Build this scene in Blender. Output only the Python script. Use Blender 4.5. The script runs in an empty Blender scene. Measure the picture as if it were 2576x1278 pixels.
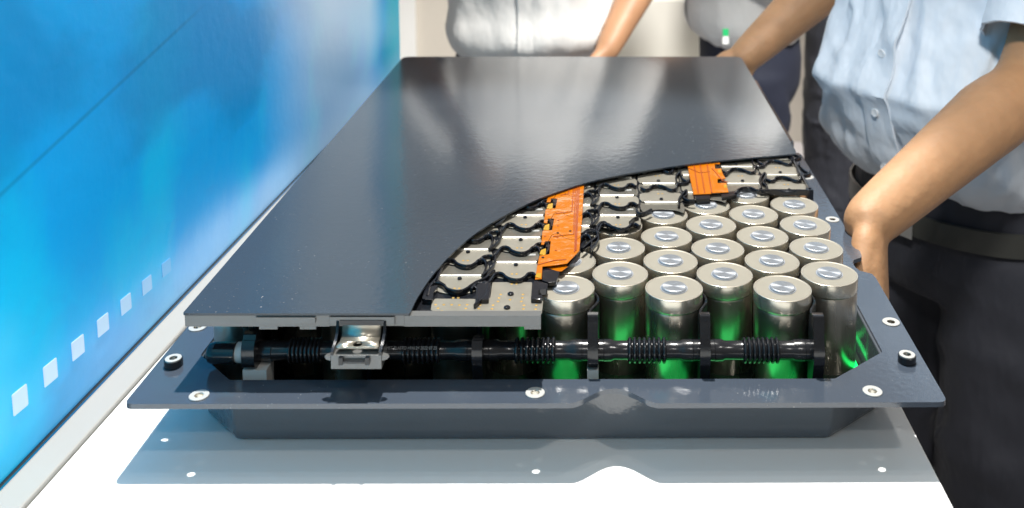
import bpy, bmesh, math, random
import numpy as np
from mathutils import Vector, Matrix, noise
random.seed(7)
R = math.radians
PI = math.pi
scene = bpy.context.scene
C = scene.collection

# ------------------------------------------------------------------ camera
CAM_H = 0.46
F_PX, PX, PY, PITCH = 2494.72, 1513.22, -180.52, R(6)
cam = bpy.data.cameras.new('camera')
cam.sensor_width = 36
cam.lens = F_PX / 2576 * 36
cam.shift_x = -(PX - 1288) / 2576
cam.shift_y = -(639 - PY) / 2576
cam.clip_start = 0.02
cam.clip_end = 100
cam.dof.use_dof = True
cam.dof.focus_distance = 0.82
cam.dof.aperture_fstop = 8
camo = bpy.data.objects.new('camera', cam)
camo.location = (0, 0, CAM_H)
camo.rotation_euler = (PI/2 - PITCH, 0, 0)
C.objects.link(camo)
scene.camera = camo

# ------------------------------------------------------------------ world and lamps
world = bpy.data.worlds.new('World')
scene.world = world
world.use_nodes = True
bg = world.node_tree.nodes['Background']
bg.inputs['Color'].default_value = (1.0, 0.98, 0.95, 1)
bg.inputs['Strength'].default_value = 0.26
vs = scene.view_settings
vs.view_transform = 'Standard'
vs.look = 'None'
vs.gamma = 1
vs.use_curve_mapping = False
vs.exposure = 0

def spot(name, loc, target, watts, radius, angle=50, col=(1, .97, .92), blend=.4):
    l = bpy.data.lights.new(name, 'SPOT')
    l.energy = watts
    l.shadow_soft_size = radius
    l.spot_size = R(angle)
    l.spot_blend = blend
    l.color = col
    o = bpy.data.objects.new(name, l)
    o.location = loc
    o.rotation_euler = (Vector(target) - Vector(loc)).to_track_quat('-Z', 'Y').to_euler()
    C.objects.link(o)
T0 = (-.03, .85, .05)
spot('spotlight_main', (-.15, 1.9, 4.0), (-.12, .80, .05), 1400, .045, 16, blend=.35)
spot('spotlight_right', (.75, 1.25, 3.6), T0, 30, .04, 50)
spot('spotlight_left', (-.3, .85, 3.8), T0, 24, .04, 50)
spot('wall_fill', (1.6, -.6, 2.7), (-.4, 1.1, .20), 60, .08, 40)  # added fill, brightens the blue wall
spot('spotlight_front', (-.2, -2.2, 3.0), (0, .8, .05), 55, .08, 45)
spot('hall_fill', (1.6, .2, 3.4), (.15, 2.8, .1), 1700, .25, 26)  # added fill for the people and partition in the background
spot('floor_fill', (1.0, 2.5, 4.2), (.8, 2.9, -.95), 700, .25, 40)  # added overhead fill to lift the far floor
spot('visitor_fill', (-.25, -1.1, 2.5), (.62, 1.42, .25), 330, .16, 22)  # added frontal fill for the blue shirt

# ------------------------------------------------------------------ pixel to place (photograph measured at 2576 x 1278)
CP, SP = math.cos(PITCH), math.sin(PITCH)
def ray(x, y):
    a = (x - PX) / F_PX; b = -(y - PY) / F_PX
    return Vector((a, CP + b*SP, -SP + b*CP))
def on_z(x, y, z):
    r = ray(x, y); r *= (z - CAM_H) / r.z
    return Vector((r.x, r.y, z))
def on_y(x, y, Y):
    r = ray(x, y); r *= Y / r.y
    return Vector((r.x, r.y, r.z + CAM_H))
def on_x(x, y, X):
    r = ray(x, y); r *= X / r.x
    return Vector((r.x, r.y, r.z + CAM_H))
def z4(x, y): return ((1600 + .5478*x)/1.59, (600 + .5478*y)/1.59)
def z5(x, y): return ((2300 + .46949*x)/1.59, (550 + .46949*y)/1.59)

# ------------------------------------------------------------------ materials
MATS = {}
def mat(name, col, rough=.5, metal=0, spec=.5, coat=0, bump=0, bscale=200, var=0, vscale=20, sheen=0,
        emit=None, estr=0, aniso=0, rvar=0, sss=0, bdist=.001, dust=0, stretch=None, trans=0, coatr=.05):
    m = bpy.data.materials.new(name); m.use_nodes = True
    nt = m.node_tree; b = nt.nodes['Principled BSDF']
    b.inputs['Base Color'].default_value = (*col, 1)
    b.inputs['Roughness'].default_value = rough
    b.inputs['Metallic'].default_value = metal
    b.inputs['Specular IOR Level'].default_value = spec
    b.inputs['Coat Weight'].default_value = coat
    b.inputs['Coat Roughness'].default_value = coatr
    if sheen: b.inputs['Sheen Weight'].default_value = sheen
    if trans: b.inputs['Transmission Weight'].default_value = trans
    if sss:
        b.inputs['Subsurface Weight'].default_value = sss
        b.inputs['Subsurface Radius'].default_value = (.01, .004, .002)
    if emit:
        b.inputs['Emission Color'].default_value = (*emit, 1)
        b.inputs['Emission Strength'].default_value = estr
    tc = nt.nodes.new('ShaderNodeTexCoord')
    src = tc.outputs['Object']
    if stretch:
        mp = nt.nodes.new('ShaderNodeMapping'); mp.inputs['Scale'].default_value = stretch
        nt.links.new(src, mp.inputs['Vector']); src = mp.outputs['Vector']
    if aniso:
        b.inputs['Anisotropic'].default_value = aniso
        tg = nt.nodes.new('ShaderNodeTangent'); tg.direction_type = 'RADIAL'; tg.axis = 'Z'
        nt.links.new(tg.outputs[0], b.inputs['Tangent'])
    def ntex(scale, detail=4):
        n = nt.nodes.new('ShaderNodeTexNoise'); n.inputs['Scale'].default_value = scale
        n.inputs['Detail'].default_value = detail
        nt.links.new(src, n.inputs['Vector']); return n
    colout = None
    if var:
        n = ntex(vscale, 5)
        mx = nt.nodes.new('ShaderNodeMix'); mx.data_type = 'RGBA'
        mx.inputs['A'].default_value = (*[max(0, c*(1-var)) for c in col], 1)
        mx.inputs['B'].default_value = (*[min(1, c*(1+var)) for c in col], 1)
        nt.links.new(n.outputs['Fac'], mx.inputs['Factor'])
        colout = mx.outputs['Result']
    if dust:
        n = ntex(420, 2); r = nt.nodes.new('ShaderNodeValToRGB')
        r.color_ramp.elements[0].position = .70; r.color_ramp.elements[1].position = .76
        n2 = ntex(14, 3); r2 = nt.nodes.new('ShaderNodeValToRGB')
        r2.color_ramp.elements[0].position = .45; r2.color_ramp.elements[1].position = .7
        mu = nt.nodes.new('ShaderNodeMath'); mu.operation = 'MULTIPLY'
        nt.links.new(n.outputs['Fac'], r.inputs['Fac']); nt.links.new(n2.outputs['Fac'], r2.inputs['Fac'])
        nt.links.new(r.outputs['Color'], mu.inputs[0]); nt.links.new(r2.outputs['Color'], mu.inputs[1])
        mu2 = nt.nodes.new('ShaderNodeMath'); mu2.operation = 'MULTIPLY'; mu2.inputs[1].default_value = dust
        nt.links.new(mu.outputs[0], mu2.inputs[0])
        mx = nt.nodes.new('ShaderNodeMix'); mx.data_type = 'RGBA'
        mx.inputs['A'].default_value = (*col, 1); mx.inputs['B'].default_value = (.6, .6, .58, 1)
        if colout: nt.links.new(colout, mx.inputs['A'])
        nt.links.new(mu2.outputs[0], mx.inputs['Factor'])
        colout = mx.outputs['Result']
    if colout: nt.links.new(colout, b.inputs['Base Color'])
    if rvar:
        n = ntex(vscale*1.7, 4); mr = nt.nodes.new('ShaderNodeMapRange')
        mr.inputs['To Min'].default_value = max(.02, rough - rvar); mr.inputs['To Max'].default_value = rough + rvar
        nt.links.new(n.outputs['Fac'], mr.inputs['Value']); nt.links.new(mr.outputs[0], b.inputs['Roughness'])
    if bump:
        n = ntex(bscale, 3); bp = nt.nodes.new('ShaderNodeBump')
        bp.inputs['Strength'].default_value = bump; bp.inputs['Distance'].default_value = bdist
        nt.links.new(n.outputs['Fac'], bp.inputs['Height']); nt.links.new(bp.outputs[0], b.inputs['Normal'])
        if coat: nt.links.new(bp.outputs[0], b.inputs['Coat Normal'])
    MATS[name] = m
    return m

mat('tray_paint', (.055, .069, .092), .10, spec=1.0, bump=.22, bscale=230, bdist=.0006, var=.12, vscale=9, dust=.5, rvar=.03)
mat('wall_paint', (.088, .101, .119), .07, spec=1.0, bump=.16, bscale=420, bdist=.0008, var=.12, vscale=9)
mat('lid_paint', (.036, .046, .059), .125, spec=.6, bump=.10, bscale=170, bdist=.0008, var=.10, vscale=6, dust=.6, rvar=.05)
mat('black_plastic', (.010, .011, .014), .14, spec=.6, bump=.12, bscale=300, bdist=.0005)
mat('rib_plastic', (.008, .009, .013), .12, spec=.6)
mat('frame_plastic', (.125, .125, .122), .10, spec=.9, var=.08, vscale=30)
mat('pipe_plastic', (.013, .014, .017), .20, spec=.6, rvar=.06, vscale=60, bump=.1, bscale=500, bdist=.0004)
mat('white_plastic', (.55, .55, .53), .4)
mat('washer', (.50, .50, .48), .38, metal=.25, var=.06, vscale=300)
mat('thread_metal', (.62, .58, .50), .25, metal=1)
mat('cell_body', (.56, .51, .43), .28, metal=.92, rvar=.05, vscale=30, stretch=(1, 1, .15))
mat('cell_crimp', (.74, .68, .57), .26, metal=.8)
mat('cell_top', (.305, .283, .232), .46, metal=.35, var=.05, vscale=90, rvar=.05)
mat('terminal', (.38, .405, .44), .32, metal=.65, aniso=.8, var=.06, vscale=150)
mat('gasket', (.30, .32, .35), .5)
mat('nickel', (.33, .307, .255), .34, metal=.55, var=.10, vscale=60, rvar=.08)
mat('nickel_film', (.25, .235, .20), .14, metal=.6, var=.12, vscale=80, rvar=.05)
mat('bend_metal', (.60, .58, .51), .25, metal=.6)
mat('clip_metal', (.52, .48, .40), .33, metal=.85, bump=.15, bscale=90, bdist=.0006, rvar=.05, vscale=40)
mat('gold_spot', (.75, .48, .14), .3, metal=.8)
mat('flex_orange', (.43, .118, .002), .17, spec=.5, var=.14, vscale=40, bump=.5, bscale=55, bdist=.003, rvar=.06)
mat('flex_trace', (.28, .045, .002), .3, var=.1, vscale=60)
mat('flex_yellow', (.50, .28, .015), .25, metal=.3)
mat('potting', (.018, .030, .022), .10, spec=.5, bump=.3, bscale=60, bdist=.002)
mat('led_green', (.02, .5, .12), .5, emit=(.01, .9, .16), estr=.42)
mat('table_top', (.86, .86, .85), .35, spec=.4, var=.02, vscale=8)
mat('table_rim', (.36, .352, .33), .3, spec=.5, var=.03, vscale=6)
mat('table_leg', (.7, .7, .68), .4)
mat('shirt_blue', (.70, .77, .85), .75, sheen=.2, bump=.8, bscale=17, bdist=.016, var=.04, vscale=12, stretch=(1, 1, .55))
mat('shirt_white', (.80, .79, .77), .75, sheen=.2, bump=.7, bscale=12, bdist=.016, stretch=(1, 1, .5), var=.03, vscale=8)
mat('button', (.78, .80, .82), .25)
mat('trousers', (.022, .024, .034), .8, sheen=.04, var=.2, vscale=10, bump=.8, bscale=13, bdist=.02, stretch=(1, 1, .5))
mat('trousers_navy', (.008, .011, .026), .8, sheen=0, var=.2, vscale=10)
mat('belt', (.035, .036, .032), .38, bump=.2, bscale=400, bdist=.0005)
mat('buckle', (.8, .8, .78), .15, metal=1)
mat('skin', (.42, .232, .118), .58, sss=.14, var=.2, vscale=30, bump=.5, bscale=85, bdist=.0022)
mat('skin_tan', (.36, .19, .10), .5, sss=.1, var=.08, vscale=20)
mat('hair', (.012, .010, .009), .45)
mat('shoe', (.015, .014, .014), .3)
mat('eye', (.05, .03, .02), .1)
mat('floor_mat', (.62, .59, .60), .25, var=.05, vscale=1.5)
mat('partition', (.60, .555, .485), .6, var=.03, vscale=1.5)
mat('partition_trim', (.80, .80, .78), .4)
mat('chair_white', (.74, .72, .66), .35)
mat('badge_green', (.02, .42, .14), .4)
mat('ink', (.30, .30, .30), .5)

# blue printed vinyl of the display panel: cloudy blue print with a sheen streak painted in
def make_print():
    m = bpy.data.materials.new('blue_print'); m.use_nodes = True
    nt = m.node_tree; b = nt.nodes['Principled BSDF']; L = nt.links
    b.inputs['Roughness'].default_value = .32
    b.inputs['Specular IOR Level'].default_value = .22
    tc = nt.nodes.new('ShaderNodeTexCoord')
    sep = nt.nodes.new('ShaderNodeSeparateXYZ'); L.new(tc.outputs['Object'], sep.inputs[0])
    Y, Z = sep.outputs['Y'], sep.outputs['Z']
    def M(op, a, bb=None, c=None):
        n = nt.nodes.new('ShaderNodeMath'); n.operation = op
        for i, v in enumerate((a, bb, c)):
            if v is None: continue
            if isinstance(v, (int, float)): n.inputs[i].default_value = v
            else: L.new(v, n.inputs[i])
        return n.outputs[0]
    def nz(scale, st, detail=3):
        mp = nt.nodes.new('ShaderNodeMapping'); mp.inputs['Scale'].default_value = st
        L.new(tc.outputs['Object'], mp.inputs['Vector'])
        n = nt.nodes.new('ShaderNodeTexNoise'); n.inputs['Scale'].default_value = scale; n.inputs['Detail'].default_value = detail
        n.inputs['Roughness'].default_value = .45
        L.new(mp.outputs[0], n.inputs['Vector']); return n.outputs['Fac']
    def ss(v, a, bb):
        n = nt.nodes.new('ShaderNodeMapRange'); n.interpolation_type = 'SMOOTHSTEP'
        n.inputs['From Min'].default_value = a; n.inputs['From Max'].default_value = bb
        L.new(v, n.inputs['Value']); return n.outputs[0]
    def mix(f, A, B):
        n = nt.nodes.new('ShaderNodeMix'); n.data_type = 'RGBA'
        L.new(f, n.inputs['Factor'])
        for k, v in (('A', A), ('B', B)):
            if isinstance(v, tuple): n.inputs[k].default_value = (*v, 1)
            else: L.new(v, n.inputs[k])
        return n.outputs['Result']
    n1 = nz(2.4, (1, 1, 1.6)); n2 = nz(6, (1, 1.2, .7), 4)
    w = M('MULTIPLY_ADD', M('SUBTRACT', n1, .5), .55, Y)          # wandering lengthwise coordinate
    col = mix(ss(w, .58, .80), (.001, .56, .90), (.001, .32, .74))  # cyan to blue
    col = mix(M('MULTIPLY', ss(n2, .48, .66), .65), col, (.001, .47, .80))
    n5 = nz(3.4, (1, 1.0, 1.8), 5)
    col = mix(M('MULTIPLY', ss(n5, .47, .62), .75), col, (.001, .21, .52))
    # pale streak far along the panel: glossy sheen put into the colour
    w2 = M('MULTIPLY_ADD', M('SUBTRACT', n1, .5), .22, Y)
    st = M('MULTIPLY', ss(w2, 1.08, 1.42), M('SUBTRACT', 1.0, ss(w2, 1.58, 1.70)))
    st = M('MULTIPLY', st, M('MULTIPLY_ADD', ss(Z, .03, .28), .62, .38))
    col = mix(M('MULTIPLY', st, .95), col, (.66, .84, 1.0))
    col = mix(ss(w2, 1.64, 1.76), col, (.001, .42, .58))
    # pale haze low along the panel
    lo = M('MULTIPLY', M('SUBTRACT', 1.0, ss(M('MULTIPLY_ADD', M('SUBTRACT', n2, .5), .06, Z), .0, .075)), ss(Y, .6, .95))
    col = mix(M('MULTIPLY', lo, .5), col, (.45, .68, .92))
    # pale blots near the near end
    bl = M('MULTIPLY', M('SUBTRACT', 1.0, ss(w, .60, .72)), ss(n2, .42, .7))
    col = mix(M('MULTIPLY', bl, .6), col, (.25, .72, .90))
    # seam line
    d = M('ABSOLUTE', M('SUBTRACT', M('SUBTRACT', Z, .209), M('MULTIPLY', M('SUBTRACT', Y, .686), .217)))
    sm = M('MULTIPLY', M('SUBTRACT', 1.0, ss(d, .0, .0035)), M('SUBTRACT', 1.0, ss(Y, .92, 1.02)))
    col = mix(M('MULTIPLY', sm, .45), col, (.001, .12, .32))
    L.new(col, b.inputs['Base Color'])
    L.new(col, b.inputs['Emission Color']); b.inputs['Emission Strength'].default_value = .36   # glow added to the print colour to brighten the wall
    bp = nt.nodes.new('ShaderNodeBump'); bp.inputs['Strength'].default_value = .25; bp.inputs['Distance'].default_value = .002
    n3 = nz(55, (1, 1, 1), 3); L.new(n3, bp.inputs['Height']); L.new(bp.outputs[0], b.inputs['Normal'])
    MATS['blue_print'] = m
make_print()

# ------------------------------------------------------------------ helpers
def tag(o, label=None, cat=None, group=None, kind=None):
    if label: o['label'] = label
    if cat: o['category'] = cat
    if group: o['group'] = group
    if kind: o['kind'] = kind
    return o
def link_mesh(name, me, parent=None, loc=None, rz=0):
    o = bpy.data.objects.new(name, me); C.objects.link(o)
    if parent: o.parent = parent
    if loc is not None: o.location = loc
    if rz: o.rotation_euler = (0, 0, rz)
    return o
def to_mesh(name, bm, m, smooth=True, angle=35):
    bmesh.ops.recalc_face_normals(bm, faces=bm.faces)
    me = bpy.data.meshes.new(name); bm.to_mesh(me); bm.free()
    me.materials.append(MATS[m] if isinstance(m, str) else m)
    if smooth:
        me.polygons.foreach_set('use_smooth', [True]*len(me.polygons))
        me.set_sharp_from_angle(angle=R(angle))
        for p in me.polygons:
            if abs(p.normal.z) > .99995: p.use_smooth = False
    me.update()
    return me
def obj(name, bm, m, parent=None, smooth=True, angle=35, loc=None):
    o = link_mesh(name, to_mesh(name, bm, m, smooth, angle), parent, loc)
    if smooth and len(o.data.polygons) < 4000:
        w = o.modifiers.new('weighted_normals', 'WEIGHTED_NORMAL'); w.keep_sharp = True
    return o
def empty(name, loc=(0, 0, 0)):
    o = bpy.data.objects.new(name, None); C.objects.link(o); o.location = loc; o.empty_display_size = .1
    return o
def bevel(bm, w, seg=2, edges=None, ang=30):
    if edges is None:
        edges = [e for e in bm.edges if len(e.link_faces) == 2 and e.calc_face_angle(0) > R(ang)]
    if edges: bmesh.ops.bevel(bm, geom=edges, offset=w, segments=seg, affect='EDGES', profile=.5, clamp_overlap=True)
def add_box(bm, x0, x1, y0, y1, z0, z1):
    v = [bm.verts.new(p) for p in ((x0,y0,z0),(x1,y0,z0),(x1,y1,z0),(x0,y1,z0),(x0,y0,z1),(x1,y0,z1),(x1,y1,z1),(x0,y1,z1))]
    for f in ((0,3,2,1),(4,5,6,7),(0,1,5,4),(1,2,6,5),(2,3,7,6),(3,0,4,7)): bm.faces.new([v[i] for i in f])
def box(x0, x1, y0, y1, z0, z1, bev=0, seg=2):
    bm = bmesh.new(); add_box(bm, x0, x1, y0, y1, z0, z1)
    if bev: bevel(bm, bev, seg)
    return bm
def add_loft(bm, rings, cap=True, close=False):
    vs = [[bm.verts.new(p) for p in r] for r in rings]
    n = len(rings[0]); k = len(vs)
    for i in range(k if close else k-1):
        a, b = vs[i], vs[(i+1) % k]
        for j in range(n): bm.faces.new((a[j], a[(j+1) % n], b[(j+1) % n], b[j]))
    if cap and not close:
        bm.faces.new(vs[0][::-1]); bm.faces.new(vs[-1])
def add_lathe(bm, prof, seg=48, cx=0, cy=0, cap0=True, cap1=True):
    vs = [[bm.verts.new((cx+r*math.cos(2*PI*j/seg), cy+r*math.sin(2*PI*j/seg), z)) for j in range(seg)] for r, z in prof]
    for a, b in zip(vs[:-1], vs[1:]):
        for j in range(seg): bm.faces.new((a[j], a[(j+1) % seg], b[(j+1) % seg], b[j]))
    if cap0: bm.faces.new(vs[0][::-1])
    if cap1: bm.faces.new(vs[-1])
def frame_path(pts):
    out = []
    up = Vector((0, 0, 1))
    for i, p in enumerate(pts):
        t = (pts[min(i+1, len(pts)-1)] - pts[max(i-1, 0)]).normalized()
        if abs(t.dot(up)) > .97: up = Vector((0, 1, 0)) if abs(t.y) < .9 else Vector((1, 0, 0))
        s = t.cross(up).normalized(); u = s.cross(t).normalized()
        out.append((p, t, s, u)); up = u
    return out
def add_tube(bm, pts, rad, seg=12, cap=True, sx=1, sz=1):
    pts = [Vector(p) for p in pts]
    if isinstance(rad, (int, float)): rad = [rad]*len(pts)
    rings = []
    for (p, t, s, u), r in zip(frame_path(pts), rad):
        rings.append([p + s*(math.cos(2*PI*j/seg)*r*sx) + u*(math.sin(2*PI*j/seg)*r*sz) for j in range(seg)])
    add_loft(bm, rings, cap)
def add_ribbon(bm, pts, w, h, ch=.25):
    """bar of octagonal section swept along pts: width w across, height h along z"""
    pts = [Vector(p) for p in pts]; rings = []
    c = min(w, h)*ch
    for i, p in enumerate(pts):
        t = (pts[min(i+1, len(pts)-1)] - pts[max(i-1, 0)]); t.z = 0; t.normalize()
        s = Vector((t.y, -t.x, 0))
        prof = [(-w/2, -h/2+c), (-w/2+c, -h/2), (w/2-c, -h/2), (w/2, -h/2+c), (w/2, h/2-c), (w/2-c, h/2), (-w/2+c, h/2), (-w/2, h/2-c)]
        rings.append([p + s*a + Vector((0, 0, b)) for a, b in prof])
    add_loft(bm, rings)
def smooth_path(pts, n=6):
    pts = [Vector(p) for p in pts]; P = [pts[0]] + pts + [pts[-1]]; out = []
    for i in range(1, len(P)-2):
        for k in range(n):
            t = k/n; a, b, c, d = P[i-1], P[i], P[i+1], P[i+2]
            out.append(.5*((2*b) + (c-a)*t + (2*a-5*b+4*c-d)*t*t + (3*b-a-3*c+d)*t**3))
    out.append(pts[-1]); return out
def prism(loops, z0, z1, bev=0, seg=2, topbev_only=False):
    """solid between z0 and z1 of the first loop, with the other loops cut out"""
    bm = bmesh.new(); es = []
    for lp in loops:
        v = [bm.verts.new((p[0], p[1], z1)) for p in lp]
        es += [bm.edges.new((v[i], v[(i+1) % len(v)])) for i in range(len(v))]
    bmesh.ops.triangle_fill(bm, use_beauty=True, use_dissolve=False, edges=es)
    bmesh.ops.recalc_face_normals(bm, faces=bm.faces)
    if bm.faces and sum(f.normal.z for f in bm.faces) < 0: bmesh.ops.reverse_faces(bm, faces=bm.faces)
    top = list(bm.faces)
    r = bmesh.ops.extrude_face_region(bm, geom=top)
    nf = [g for g in r['geom'] if isinstance(g, bmesh.types.BMFace)]
    nv = [g for g in r['geom'] if isinstance(g, bmesh.types.BMVert)]
    for v in nv: v.co.z = z0
    bmesh.ops.recalc_face_normals(bm, faces=bm.faces)
    if bev:
        ed = []
        for e in bm.edges:
            if len(e.link_faces) == 2 and e.calc_face_angle(0) > R(60):
                a, b = e.verts
                if abs(a.co.z-z1) < 1e-6 and abs(b.co.z-z1) < 1e-6: ed.append(e)
                elif not topbev_only and abs(a.co.z-z0) < 1e-6 and abs(b.co.z-z0) < 1e-6: ed.append(e)
        bmesh.ops.bevel(bm, geom=ed, offset=bev, segments=seg, affect='EDGES', profile=.5, clamp_overlap=True)
    return bm
def circle(cx, cy, r, n=28, a0=0): return [(cx+r*math.cos(a0+2*PI*i/n), cy+r*math.sin(a0+2*PI*i/n)) for i in range(n)]
def fillet(poly, rads, n=6):
    out = []; N = len(poly)
    for i in range(N):
        p = Vector(poly[i][:2]); a = Vector(poly[i-1][:2]); b = Vector(poly[(i+1) % N][:2])
        r = rads if isinstance(rads, (int, float)) else rads[i]
        if r <= 0: out.append((p.x, p.y)); continue
        u = (a-p); v = (b-p); lu, lv = u.length, v.length; u /= lu; v /= lv
        ang = u.angle(v)
        if abs(ang-PI) < .05: out.append((p.x, p.y)); continue
        d = min(r/math.tan(ang/2), lu*.45, lv*.45)
        s, e = p+u*d, p+v*d
        for k in range(n+1):
            t = k/n; q = s*(1-t)**2 + p*2*t*(1-t) + e*t*t
            out.append((q.x, q.y))
    return out

# ------------------------------------------------------------------ the setting
FLOOR = -.95
tag(obj('floor', box(-8, 10, -4, 12, FLOOR-.05, FLOOR), 'floor_mat', smooth=False), 'pale glossy hall floor', 'floor', kind='structure')

pw = empty('partition_wall', (0, 4.3, FLOOR))
tag(pw, 'plain beige partition wall behind the standing visitors', 'wall')
for i, (a, b) in enumerate(((-2.6, -.95), (-.935, 1.2), (1.215, 3.4), (3.415, 5.6))):
    obj('wall_panel', box(a, b, 0, .06, 0, 2.5, .004), 'partition', pw)
obj('edge_trim', box(-.905, -.815, -.03, -.002, 0, 2.5, .004), 'partition_trim', pw)

# white display table
tb = empty('display_table', (0, .9, FLOOR))
tag(tb, 'narrow white display table carrying the cut open battery pack', 'table')
def child_at(o, parent):
    o.parent = parent
    o.matrix_parent_inverse = Matrix.Translation(-Vector(parent.location))
    return o
SK = math.tan(R(2.05))
def wx(y): return -.4165 + (y-.641)*SK
TE = 1.70
child_at(obj('table_top', prism([[(wx(.12)+.0275, .12), (.2385, .12), (.2385, TE), (wx(TE)+.0275, TE)]], -.028, 0, .0015), 'table_top'), tb)
child_at(obj('side_rim', prism([[(wx(.12)+.0015, .12), (wx(.12)+.0270, .12), (wx(TE)+.0270, TE), (wx(TE)+.0015, TE)]], -.028, .003, .0015), 'table_rim'), tb)
child_at(obj('skirt_panel', box(-.36, .228, .16, .18, FLOOR, -.0285), 'table_leg'), tb)
child_at(obj('skirt_panel', box(-.36, .228, TE-.06, TE-.04, FLOOR, -.0285), 'table_leg'), tb)
child_at(obj('skirt_panel', box(-.36, -.34, .181, TE-.061, FLOOR, -.0285), 'table_leg'), tb)
child_at(obj('skirt_panel', box(.208, .228, .181, TE-.061, FLOOR, -.0285), 'table_leg'), tb)

# blue display panel
bw = empty('display_wall', (wx(.641)-.001, .641, FLOOR)); bw.rotation_euler = (0, 0, -R(2.05))
tag(bw, 'tall blue display wall with pale streaks beside the white table', 'wall')
# children in the wall's own frame: x out of the face, y along the wall, z above the table top
def wchild(name, bm, m, smooth=True):
    o = obj(name, bm, m, bw, smooth); o.location = (0, -.641, -FLOOR); return o
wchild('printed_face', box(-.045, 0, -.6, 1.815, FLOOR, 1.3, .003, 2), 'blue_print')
for k in range(8):
    y0 = .6624 + .0369*k - .0369
    fade = (.8, .85, .85, .82, .75, .6, .42, .2)[k]
    base = (.001, .36, .76)
    colr = tuple(base[i]*(1-fade*.85) + (.70, .82, .93)[i]*fade*.85 for i in range(3))
    mat('print_square_%d' % k, colr, .35, emit=colr, estr=.30)  # squares share the wall's added glow
    z1, z0 = .0598 - .0009*k, .0420 - .0004*k
    bm = prism([fillet([(y0, z0+.0008), (y0+.017, z0-.0004), (y0+.0165, z1-.0012), (y0-.0005, z1)], .0012, 3)], 0, .0004)
    for v in bm.verts: v.co = Vector((.0001 + v.co.z, v.co.x, v.co.y))
    wchild('printed_square', bm, 'print_square_%d' % k, False)
wchild('bottom_channel', box(.0002, .0018, -.6, 1.69, .0035, .0050), 'black_plastic')

# ------------------------------------------------------------------ battery pack
pk = empty('battery_pack', (0, .9, 0))
tag(pk, 'cut open battery pack of silver cylindrical cells under a dark grey lid', 'battery pack')
def part(name, bm, m, smooth=True, angle=35):
    return child_at(obj(name, bm, m, None, smooth, angle), pk)
def sub(name, bm, m, parent, smooth=True, angle=35):
    o = obj(name, bm, m, None, smooth, angle)
    o.parent = parent
    o.matrix_parent_inverse = (parent.matrix_parent_inverse.inverted() if False else Matrix.Identity(4))
    return o
# parts built in world coordinates hang from pk with an inverse; their children share that frame

FZ = .050
# flange outline with the bell shaped notch in front and the slots in the right edge
outer = [(-.3396, .6655)]
for i in range(25):
    x = -.023 + .064*i/24; t = min(1, abs(x-.009)/.032)
    outer.append((x, .6665 + .0185*(1 - t*t)**2))
outer += [(.2470, .6680)]
def slot(y): return [(.2492, y-.027), (.2478, y-.019), (.2385, y-.013), (.2360, y-.006), (.2360, y+.003), (.2385, y+.010), (.2478, y+.016), (.2492, y+.026)]
outer += slot(.890) + slot(1.225)
outer += [(.2492, 1.565), (-.3396, 1.565)]
rads = [.006] + [0]*25 + [.007] + [.004, .004, .003, .003, .003, .003, .004, .004]*2 + [.01, .01]
outer = fillet(outer, rads, 5)
inner = [(-.3112, .7311), (-.2757, .6962), (.1737, .6982), (.2195, .7358), (.2195, 1.500), (-.3112, 1.500)]
innerf = fillet(inner, .004, 4)
HOLES = [(-.2901, .6757), (-.0481, .6790), (.1967, .6810), (.2395, .7818), (.2405, .9955), (.2405, 1.12), (-.3307, .7733), (-.327, 1.0), (-.327, 1.3)]
RAISED = [(.2341, .7215), (-.3257, .7160)]
hl = [circle(x, y, .0034, 24) for x, y in HOLES + RAISED]
tray = part('tray', prism([outer, innerf] + hl, FZ-.0038, FZ, .0007, 2), 'tray_paint')
# tray walls and floor
def ins(poly, d):
    cx, cy = -.045, 1.1
    return [(x + (-d if x > cx else d), y + (-d if y > cy else d)) for x, y in poly]
def ring_at(poly, z): return [Vector((x, y, z)) for x, y in poly]
inn = fillet(inner, .006, 4)
wall_rings = [ring_at(ins(inn, d), z) for d, z in ((-.0005, FZ-.0024), (0, FZ-.0042), (.0018, .006), (.0026, .0022), (.0046, .0004))]
bm = bmesh.new(); add_loft(bm, wall_rings, cap=False)
bm.faces.new([v for v in bm.verts if abs(v.co.z-.0004) < 1e-6])
o = part('tray_wall', bm, 'wall_paint', angle=50)
md = o.modifiers.new('thickness', 'SOLIDIFY'); md.thickness = .0018; md.offset = -1
bm = prism([ins(inn, .0045)], .010, .0165, .0008)
part('potting_compound', bm, 'potting')

def ring_prof(ri, ro, z0, z1, seg=32):
    bm = bmesh.new()
    vs = [[bm.verts.new((r*math.cos(2*PI*j/seg), r*math.sin(2*PI*j/seg), z)) for j in range(seg)]
          for r, z in ((ri, z0), (ro, z0), (ro, z1-.0002), (ro-.0002, z1), (ri+.0002, z1), (ri, z1-.0002))]
    for i in range(6):
        a, b = vs[i], vs[(i+1) % 6]
        for j in range(seg): bm.faces.new((a[j], a[(j+1) % seg], b[(j+1) % seg], b[j]))
    return bm
washer_me = to_mesh('bushing', ring_prof(.0032, .0070, 0, .0007), 'washer')
sleeve_me = to_mesh('bushing_sleeve', ring_prof(.0029, .0033, -.0036, .0004), 'thread_metal')
def place(name, me, loc, parent, rz=0):
    o = link_mesh(name, me, None, Vector(loc) - Vector(pk.location) if parent is pk else loc, rz)
    o.parent = parent
    return o
for x, y in HOLES:
    w = place('bushing', washer_me, (x, y, FZ+.0001), pk, random.random()*6)
    place('sleeve', sleeve_me, (0, 0, 0), w)
boss_me = to_mesh('raised_bushing', ring_prof(.0034, .0068, 0, .0052), 'black_plastic')
bm = ring_prof(.0029, .0060, .0052, .0062); bossring_me = to_mesh('bushing_ring', bm, 'washer')
bm = bmesh.new()
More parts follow.
